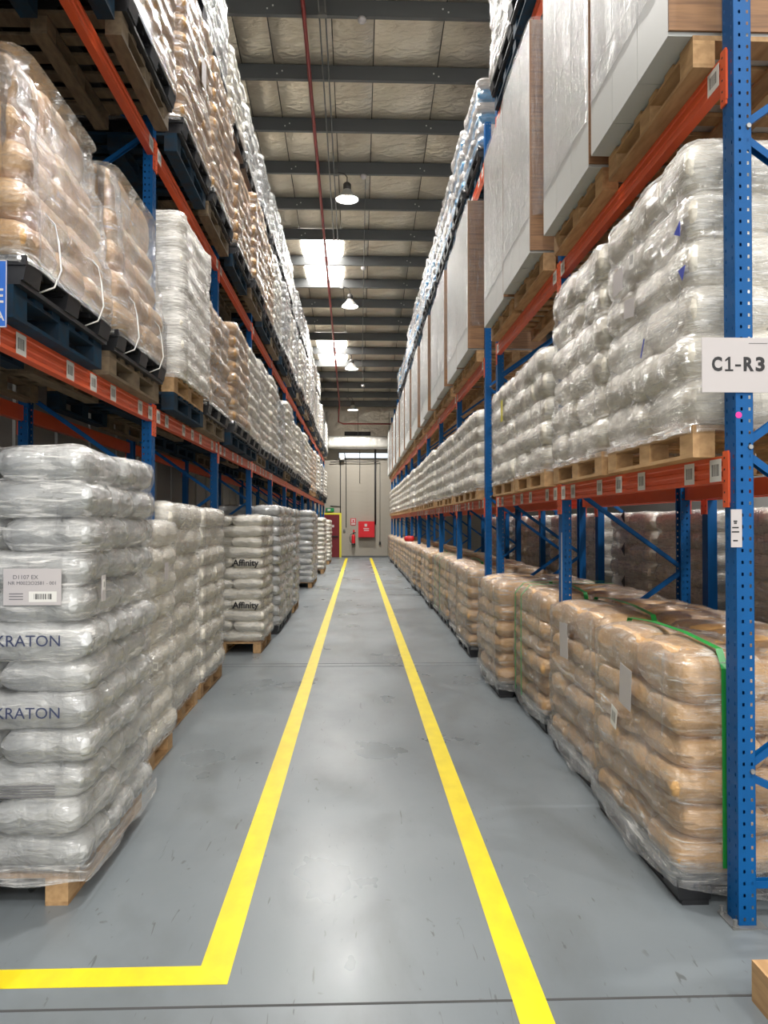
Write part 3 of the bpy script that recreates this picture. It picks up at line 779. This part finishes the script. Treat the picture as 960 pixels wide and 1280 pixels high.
def load(kind, side, face, yc, z, n, H, film_key, label, near, rz=0.0, group=None, skirt=True):
    """one stretch-wrapped stack of sacks"""
    pattern = {'mix': ('bluesack', 'whitesack')}.get(kind, (kind,))
    loc = (side * face, yc, z); rot = (0 if side > 0 else PI) + rz
    var = R.randrange(2); dome = dome_of(film_key, n)
    o = bpy.data.objects.new('wrapped_sack_stack', None); C.objects.link(o); o.location = loc; o.rotation_euler = (0, 0, rot)
    if near:
        for k, l, ro, sv, sz in layout(n, H, var, dome):
            q = link('sack', sack(pattern[k % len(pattern)], H, sv, k == 0), o, l); q.rotation_euler = ro; q.scale = (sz[0], sz[0], sz[1])
    else:
        link('sack_body', far_load_mesh(pattern, n, H, var, dome), o)
    link('stretch_film', film_mesh(n, H, var, film_key, skirt), o)
    tag(o, label, 'sack stack', group)
    return o
ORD = ['first', 'second', 'third', 'fourth', 'fifth', 'sixth', 'seventh', 'eighth', 'ninth', 'tenth', 'eleventh', 'twelfth', 'thirteenth']
NEAR = 15.5
def place(side, face, yc, z, stack, kind, n, H, film_key, where, near=None, group=None, fj=None, inset=0):
    """stack: pallets from the bottom up"""
    nr = (yc < NEAR) if near is None else near
    fj = R.uniform(-.03, .03) if fj is None else fj
    desc = {'black': 'black plastic pallet', 'wood': 'pale wooden pallet', 'blue': 'blue-painted wooden pallet', 'old': 'weathered wooden pallet'}
    for q, p in enumerate(stack):
        off = .05 if (p != 'black' and len(stack) > 1) else 0
        z += pallet(p, side, face + fj + off + inset, yc + inset * .15, z, '%s, %s' % (desc[p], where), nr, group and 'pallets ' + group)
    return load(kind, side, face + fj, yc, z, n, H, film_key, 'film-wrapped %s sack stack, %s' % (KN[kind], where), nr, R.uniform(-.008, .008), group, inset == 0)
def where(level, bay, half, sign):
    return '%s, %s bay from %s, %s' % (level, ORD[bay], sign, half)
HALF = ('sign-side half', 'wall-side half')

# ---------------- left rack
for b in range(12):
    for h in (0, 1):
        yc = LY[b] + .05 + .05 + .60 + h * 1.30
        w1 = where('lower shelf', b, HALF[h], 'blue sign'); w2 = where('middle shelf', b, HALF[h], 'blue sign'); w3 = where('top shelf', b, HALF[h], 'blue sign')
        i = b * 2 + h
        # lower shelf
        if i < 2: o = place(-1, 1.46, yc, LZ[0], ('blue', 'black') if i == 0 else ('old', 'black'), 'brown', 5, .185 if i == 0 else .20, 'film_loose', w1, fj=0)
        elif i == 2: o = place(-1, 1.42, yc, LZ[0], ('blue', 'wood'), 'white', 8, .165, 'film_white', w1, fj=0)
        elif i == 3: o = place(-1, 1.45, yc, LZ[0], ('old', 'black'), 'brown', 7, .142, 'film_hazy', w1)
        elif i == 4: o = place(-1, 1.45, yc, LZ[0], ('blue', 'black'), 'brown', 8, .145, 'film', w1)
        elif i in (15, 16): o = place(-1, 1.44, yc, LZ[0], ('wood',), 'brown', 9, .145, 'film_hazy', w1)
        else: o = place(-1, 1.46, yc, LZ[0], ('blue', 'black') if i % 3 else ('old', 'black'), 'white' if i % 4 else 'silver', R.choice((8, 8, 9)), .147, 'film', w1)
        if i < 2:
            for q in (-.3, .3):
                link('tie_cord', MB().tube([(.03, q, .30), (-.02, q, .24), (-.04, q + .005, .16), (-.055, q + .01, .02), (-.035, q + .04, -.07), (.06, q + .05, -.11)], .0042, 6).mesh('tie_cord', M['cord'], True), o)
        # middle shelf
        kind = 'brown' if i < 7 else ('white' if i % 2 else 'silver')
        place(-1, 1.40, yc, LZ[1], ('old', 'black') if i % 2 else ('blue', 'black'), kind, (9, 9, 9, 9, 7, 8)[i] if i < 6 else R.choice((8, 9)), .146, 'film' if i % 3 else 'film_dark', w2)
        # top shelf
        if b < 10:
            n3 = 6 if b < 8 else 5
            place(-1, 1.47, yc, LZ[2], ('black',), 'white' if (i % 5 == 4 or b > 7) else 'silver', n3 if b > 1 else 7, .13, 'film_hazy' if i % 2 else 'film', w3)

# floor of the left rack: (face, y near, y far, kind, n, H, film, pallet)
FLOORL = [(1.215, 3.47, 'silver', 12, .158, 'film', 'wood'), (1.385, 4.74, 'white', 9, .173, 'film_hazy', 'wood'), (1.49, 6.16, 'white', 8, .214, 'film_hazy', 'wood'),
          (1.49, 7.46, 'white', 9, .188, 'film_hazy', 'wood'), (1.24, 10.06, 'white', 12, .137, 'film', 'wood'), (1.19, 11.74, 'silver', 12, .152, 'film', 'black'),
          (1.19, 12.98, 'silver', 12, .152, 'film_hazy', 'black'), (1.18, 14.48, 'silver', 12, .15, 'film', 'wood'), (1.18, 20.06, 'silver', 12, .155, 'film', 'wood'),
          (1.18, 21.38, 'silver', 12, .150, 'film', 'wood'), (1.12, 25.56, 'white', 11, .155, 'film', 'wood'), (1.14, 26.8, 'white', 11, .155, 'film', 'wood'), (1.14, 31.1, 'white', 11, .15, 'film_hazy', 'wood'), (1.14, 32.4, 'white', 11, .15, 'film_hazy', 'wood')]
wL = ['on the floor by the blue sign, with navy lettering', 'on the floor, second from the blue sign, small blue prints', 'on the floor, third from the blue sign', 'on the floor, fourth from the blue sign',
      'on the floor beyond the empty bay, lettered Affinity', 'on the floor, first behind the Affinity stack', 'on the floor, second behind the Affinity stack', 'on the floor, third behind the Affinity stack',
      'on the floor, fourth behind the Affinity stack', 'on the floor, fifth behind the Affinity stack', 'on the floor, sixth behind the Affinity stack', 'on the floor, seventh behind the Affinity stack', 'on the floor, second from the red door', 'on the floor, nearest the red door']
FL = []
for (fc_, y0, kind, n, H, fk, pal), w in zip(FLOORL, wL):
    FL.append(place(-1, fc_, y0 + PL / 2, 0, (pal,), kind, n, H, fk, w, near=y0 < 21, fj=0, inset=.07 if y0 < 3.5 else .02))

# ---------------- right racks
BAYS = [(RA[0], 0), (RA[1], 1)] + [(RB[k], 2 + k) for k in range(10)]
def carton_load(face, yc, z, H, label, near):
    o = bpy.data.objects.new('wrapped_carton_stack', None); C.objects.link(o); o.location = (face, yc, z)
    tag(o, label, 'carton stack')
    nl = 4; hh = H / nl; w = 1.14
    if near:
        for k in range(nl):
            for c in range(3):
                y0 = -w / 2 + c * w / 3
                cm = CART[k == 0]
                link('carton', cm, o, (0, y0 + w / 6, k * hh))
    else:
        link('carton_body', CARTJ, o)
    link('edge_sheet', EDGE, o, (0, -w / 2 - .013, 0)); link('edge_sheet', EDGE, o, (0, w / 2 + .001, 0))
    link('stretch_film', CFILM, o)
    return o
CH = 1.90
def carton_mesh(nl=4):
    w = 1.14 / 3; hh = CH / nl
    return MB().box(.0, 1.0, -w / 2 + .0025, w / 2 - .0025, .002, hh - .001).mesh('carton', M['carton'])
CART = {True: carton_mesh(), False: carton_mesh()}
CARTJ = joined([(CART[False], (0, -.38 + .38 * c, k * CH / 4)) for k in range(4) for c in range(3)]).mesh('carton_body', M['carton'])
EDGE = MB().box(.0, 1.0, 0, .012, .02, CH).mesh('edge_sheet', M['cardboard'])
def cfilm(u, v):
    t = 2 * PI * u; c, s = math.cos(t), math.sin(t); q = (abs(c) ** 24 + abs(s) ** 24) ** (-1 / 24.0)
    j = .004 * math.sin(40 * u) * math.sin(9 * v + 20 * u) + .003 * math.sin(90 * u)
    return (.5 + c * q * (.51 + j), s * q * (.598 + j), .30 + v * (CH - .28))
CFILM = MB().quadgrid(cfilm, 96, 10, True).mesh('stretch_film', M['film_carton'], True)
sgn = 'C1-R3 sign'
RG = []
for bi, (ry, b) in enumerate(BAYS):
    for h in (0, 1):
        yc = ry + .05 + .05 + .60 + h * 1.28
        i = bi * 2 + h
        # lower shelf
        n, H = (6, .215) if i < 2 else ((5, .20) if i < 4 else (5, .20))
        place(1, 1.50 if i > 1 else 1.49, yc, RZ[0], ('wood',), 'white', n, H, 'film' if i % 3 else 'film_hazy', where('lower shelf', b, HALF[h], sgn), fj=None if i > 1 else 0)
        # cartons on the middle shelf
        pallet('wood', 1, 1.50, yc, RZ[1], 'pale wooden pallet, ' + where('middle shelf', b, HALF[h], sgn), yc < NEAR)
        co = carton_load(1.385 + .03 * (i % 2) + R.uniform(-.01, .01), yc, RZ[1] + PH, CH, 'film-wrapped white carton stack, ' + where('middle shelf', b, HALF[h], sgn), yc < NEAR)
        # top shelf
        z3 = 6.36 if bi < 2 else 6.20
        if bi < 9:
            k3 = 'silver' if bi < 2 else 'mix'
            place(1, 1.47 if bi < 2 else 1.50, yc, z3, ('blue', 'black'), k3, (7 if bi < 2 else (6 if bi < 7 else 5)), .15, 'film_hazy' if bi < 2 else 'film_dark', where('top shelf', b, HALF[h], sgn))
            if bi < 2:
                pass
        # floor: brown sacks on black pallets
        fx = [1.42, 1.47, 1.50, 1.36, 1.40, 1.44][i] if i < 6 else 1.42
        o = place(1, fx, yc if i else yc + .02, 0, ('black',), 'brown', 6, .152, 'film_loose', where('on the floor', b, HALF[h], sgn), fj=0 if i < 6 else None)
        RG.append(o)
# stacks in the back-to-back rack
for k, ry in enumerate(RA + [11.59, 14.37]):
    for h in (0, 1):
        yc = ry + .70 + h * 1.30
        place(1, FACE + DEPTH + .22, yc, 0, ('old',), 'white', 10, .165, 'film_hazy', 'behind the C1-R3 rack, %s bay, %s' % (ORD[k], HALF[h]), near=k < 3)

bk = [q for q in S.objects if q.get('label', '').endswith('behind the C1-R3 rack, second bay, wall-side half') and 'sack' in q.get('label', '')][0]
MK = MB().prism([(-.05, -.07), (.05, 0), (-.05, .07)], 'x', -.001, .001).mesh('print_mark', M['ink'])
for zq in (.92, 1.27, 1.62): link('print_mark', MK, bk, (-.03, .10, zq))
# ------------------------------------------------------------------ details on loads
# green straps and paper labels on the brown floor stacks
def strap(o, x, n, H):
    zt = n * H + .112; hy = PL / 2 + .042
    pts = [(x, -hy, .05), (x, -hy, zt * .5), (x, -hy + .004, zt - .10), (x, -hy + .06, zt - .02), (x, -.2, zt + .004), (x, .2, zt + .004), (x, hy - .06, zt - .02), (x, hy, zt - .10), (x, hy, .05)]
    mb = MB(); w = .016
    for i in range(len(pts) - 1):
        pass
    b = 0
    for p in pts:
        mb.v += [(p[0] - w, p[1], p[2]), (p[0] + w, p[1], p[2])]
    for i in range(len(pts) - 1): mb.f.append((2 * i, 2 * i + 1, 2 * i + 3, 2 * i + 2)); mb.m.append(0)
    s = link('strap', mb.mesh('strap', M['strap']), o); so = s.modifiers.new('thick', 'SOLIDIFY'); so.thickness = .002; so.offset = 0
for k in (0, 1, 2, 5, 8): strap(RG[k], .20 if k == 0 else .34, 6, .152)
def cross_strap(o, y, n, H):
    zt = n * H + .108; pts = [(-.04, y, .03), (-.042, y, zt * .5), (-.04, y, zt - .10), (.04, y, zt - .01), (.3, y, zt + .004), (.8, y, zt + .004)]; mb = MB()
    for q in pts: mb.v += [(q[0], q[1] - .014, q[2]), (q[0], q[1] + .014, q[2])]
    for i in range(len(pts) - 1): mb.f.append((2 * i, 2 * i + 1, 2 * i + 3, 2 * i + 2)); mb.m.append(0)
    t = link('strap', mb.mesh('strap', M['strap']), o); so = t.modifiers.new('thick', 'SOLIDIFY'); so.thickness = .002; so.offset = 0
for k, yq in ((2, .12), (2, .38), (6, .2), (7, -.2)): cross_strap(RG[k], yq, 6, .152)
def paper(o, x, y, z, w, h, m='paper', name='paper_label', tilt=0.0):
    l = link(name, MB().box(-.001, .001, -w / 2, w / 2, -h / 2, h / 2).mesh(name, M[m]), o, (x, y, z), rot=(tilt, 0, 0)); return l
p = paper(RG[0], -.036, -.02, .72, .17, .21, tilt=.1); paper(RG[0], -.036, .16, .52, .09, .11, 'barcode', 'barcode_label', .2)
paper(RG[1], -.036, .1, .75, .20, .24, tilt=-.05)
def skirt(u, v):
    t = 2 * PI * u; c, q = math.cos(t), math.sin(t); w = (abs(c) ** 44 + abs(q) ** 44) ** (-1 / 44.0)
    f = .030 + .008 * math.sin(26 * u * PI + 4 * v) - .006 * v
    return (PD / 2 + c * w * (PD / 2 + f), q * w * (PL / 2 + f), .07 - v * (.145 + .03 * math.sin(9 * u * PI)))
SKM = MB().quadgrid(skirt, 90, 5, True).mesh('film_skirt', M['film_dark'], True)
for q in RG[:4]: link('film_skirt', SKM, q)
def flap(u, v):
    y0 = PL / 2 + .024; L1 = 1.03; t = u * (L1 + 1.16); e = .005 * math.sin(40 * u) * v
    if t < L1: x, y = 1.0 - t, y0 + e
    else: x, y = -.028 - e, y0 - (t - L1)
    return (x, y, .05 - v * (.085 + .012 * math.sin(23 * u)))
link('film_skirt', MB().quadgrid(flap, 60, 4).mesh('film_skirt', M['film_hazy'], True), FL[0])
# lettering on the silver stack by the blue sign (its face turned to the loading area = local +y)
A = FL[0]; yf = PL / 2 + .026
def put_text(o, txt, size, m, x, y, z, rot, bold=0.0):
    t = link('lettering', textmesh(txt, size, M[m], bold), o, (x, y, z)); t.rotation_euler = rot; return t
RF = (PI / 2, 0, PI)                                            # on a left load: read from the loading area
for k, txt in ((4, 'KRATON'), (6, 'KRATON')):
    put_text(A, txt, .070 if k != 9 else .045, 'inkblue' if k != 9 else 'inkgrey', .235, yf + .014, (k + .5) * .158 + .005, RF)
lab = link('delivery_label', MB().box(-.125, .125, -.001, .001, -.08, .08).mesh('delivery_label', M['paper']), A, (.215, yf + .016, 8.05 * .158))
put_text(lab, 'D1107 EX', .026, 'inkgrey', .03, .0015, .042, RF); put_text(lab, 'NR M0022O2581 - 001', .022, 'inkgrey', .0, .0015, .016, RF)
bc = link('barcode', MB().box(-.001, .001, -.06, .06, -.016, .03).mesh('barcode', M['barcode']), lab, (-.045, .0005, -.05), rot=(0, 0, PI / 2))
for q in range(3): link('print_line', MB().box(-.03, .03, -.0005, .0005, -.002, .002).mesh('print_line', M['inkgrey']), lab, (.07, .0013, -.03 - .012 * q))
paper(A, -.022, PL / 2 - .18, 7.9 * .158, .055, .12, 'paper'); paper(A, -.024, PL / 2 - .18, 8.0 * .158, .03, .05, 'barcode', 'barcode_label')
# navy print panels on the fronts of the sacks
for k in range(5): link('print_line', MB().box(-.14, .14, -.0006, .0006, -.002, .002).mesh('print_line', M['inkgrey']), A, (.26, yf - .002, 2.5 * .158 - .012 * k))
# second stack: small blue prints and slips turned to the aisle
B = FL[1]; RA_ = (PI / 2, 0, -PI / 2)
for k in (1, 2, 4, 5, 8):
    paper(B, -.024, .38, (k + .5) * .173, .17, .075, tilt=.12)
    put_text(B, 'Escorene', .045, 'inkblue', -.027, .38, (k + .55) * .173, (PI / 2, .12, -PI / 2), .001)
paper(B, -.026, .1, 3.4 * .173, .15, .06, 'barcode', 'barcode_label', .2); paper(B, -.026, -.2, 7.0 * .173, .10, .12)
for k, yq in ((5, .1), (4, .2)): put_text(FL[2], 'E', .06, 'inkgrey', -.024, yq, (k + .5) * .214, (PI / 2, 0, -PI / 2))
# Affinity stack
D = FL[4]
for k in (3, 7): put_text(D, 'Affinity', .115, 'ink', .21, yf + .012, (k + .5) * .137, RF, .003)
# right lower shelf: slips and prints on the stack beside the sign
RL = [o for o in S.objects if o.get('label', '').startswith('film-wrapped white') and 'lower shelf, first bay from C1' in o.get('label', '')]
o = RL[0]
paper(o, -.024, .32, .92, .15, .13); paper(o, -.026, .10, .97, .07, .09, 'barcode', 'barcode_label', .1); paper(o, -.026, .14, .72, .15, .10, tilt=.15)
for (yq, zq, rr) in ((-.36, .80, 0), (-.40, .60, .5)):
    link('blue_mark', MB().prism([(-.03, -.03), (.035, 0), (-.03, .04)], 'x', -.001, .001).mesh('blue_mark', M['inkviolet']), o, (-.027, yq - .12, zq + .1), rot=(rr, 0, 0))
link('pen_mark', MB().box(-.001, .001, -.005, .005, -.05, .05).mesh('pen_mark', M['inkviolet']), o, (-.027, -.05, .46), rot=(.5, 0, 0))
put_text(o, 'Naw', .035, 'inkgrey', -.027, -.18, 1.06, (PI / 2, -.1, -PI / 2))
o2 = [q for q in S.objects if 'lower shelf, second bay from C1' in q.get('label', '') and 'sack' in q.get('label', '')][1]
paper(o2, -.028, -.1, .72, .10, .22, 'yellowprint')
# white slip on a brown stack of the left middle shelf
o3 = [q for q in S.objects if 'middle shelf, second bay from blue' in q.get('label', '') and 'sack' in q.get('label', '')][0]
paper(o3, -.03, -.1, .75, .18, .24)
# red sack cover far down the right floor row
rs = link('red_bag', sack_mb(.28, .24, .17, 77).mesh('red_bag', M['red'], True), None, (1.53, 22.9, .129 + 6 * .152 + .172)); tag(rs, 'small red bag lying on a brown floor stack', 'bag')

# ------------------------------------------------------------------ signs and stickers
def sign(x0, x1, y, z0, z1, m, label):
    o = boxobj('rack_sign', M[m], x0, x1, y - .002, y + .002, z0, z1); return tag(o, label, 'sign')
ys = RA[0] - .056
s = sign(1.452, 1.765, ys, 2.25, 2.482, 'paper', 'white paper sign lettered C1-R3 on the blue post')
def glyph(ch, x0, x1, h):
    me = textmesh(ch, .1, M['ink'], .004) if ch != '1' else MB().prism([(.0, .0), (1, 0), (1, .13), (.66, .13), (.66, 1), (.44, 1), (.03, .80), (.03, .67), (.38, .80), (.38, .13), (0, .13)], 'z', -.0006, .0006).mesh('lettering', M['ink'])
    xs = [v.co.x for v in me.vertices]; zs = [v.co.y for v in me.vertices]
    kx = (x1 - x0) / (max(xs) - min(xs)); ky = h / (max(zs) - min(zs)); m0, n0 = min(xs), min(zs)
    for v in me.vertices: v.co.x = x0 + (v.co.x - m0) * kx; v.co.y = (v.co.y - n0) * ky - h / 2
    return me
for ch, x0, x1, h in (('C', .0425, .0865, .0625), ('1', .0988, .134, .061), ('-', .1425, .1675, .009), ('R', .179, .223, .061), ('3', .231, .270, .0625)):
    t = link('lettering', glyph(ch, x0 - .1565, x1 - .1565, h), s, (0, -.0025, .004 if ch != '-' else -.002)); t.rotation_euler = FACE_CAM
link('printed_rule', MB().box(-.04, .04, -.0005, .0005, -.001, .001).mesh('printed_rule', M['ink']), s, (.085, -.0023, .092))
ysl = LY[0] - .056
s = sign(-1.78, -1.459, ysl, 2.51, 2.79, 'signblue', 'blue rectangular sign with white lettering on the left rack post')
put_text(s, 'E', .085, 'paper', .128, -.0025, -.012, FACE_CAM, .001); put_text(s, 'CA', .058, 'paper', .112, -.0025, -.095, FACE_CAM, .0005)
for (x0, x1, z0, z1) in ((-.16, .16, .136, .14), (-.16, .16, -.14, -.136), (.157, .1605, -.14, .14), (-.1605, -.157, -.14, .14)): boxobj('sign_border', M['paper'], x0, x1, -.0028, -.0018, z0, z1, s)
sign(-1.80, -1.487, ysl, 2.17, 2.40, 'paper', 'blank white card hung below the blue sign')
st = boxobj('arrow_sticker', M['signgreen'], -1.594, -1.5905, 3.355, 3.44, 2.50, 2.59); tag(st, 'small green arrow sticker on the orange beam by the blue sign', 'sticker')
link('arrow', MB().prism([(-.022, -.024), (.022, 0), (-.022, .024)], 'x', 0, .001).mesh('arrow', M['paper']), st, (.0018, 0, 0))
pd = link('round_sticker', MB().lathe([(0, 0), (.0135, 0), (.0135, .001), (0, .001)], 20).mesh('round_sticker', M['pink']), None, (1.612, RA[0] - .0505, 2.155), rot=(PI / 2, 0, 0)); tag(pd, 'round pink sticker below the C1-R3 sign', 'sticker')
tg = boxobj('inspection_tag', M['paper'], 1.575, 1.622, RA[0] - .054, RA[0] - .0505, 1.595, 1.755); tag(tg, 'white inspection tag with handwriting fixed to the blue post', 'tag')
for q, (z, w) in enumerate(((.03, .016), (.022, .012), (.003, .028), (-.015, .032), (-.052, .02))): link('handwriting', MB().box(-w / 2, w / 2, -.0005, .0005, -.003, .003).mesh('handwriting', M['ink']), tg, (-.005, -.0022, z))
tp = boxobj('white_strip', M['paper'], FACE - .002, FACE - .0005, RA[1] - .05, RA[1] - .03, .98, 1.62); tag(tp, 'narrow white tape strip down the second blue post', 'tape')
# loose wooden pallet at the rack end
pallet('wood', 1, 1.40, 2.71 - PL / 2, 0, 'pale wooden pallet lying on the floor before the C1-R3 rack', True)
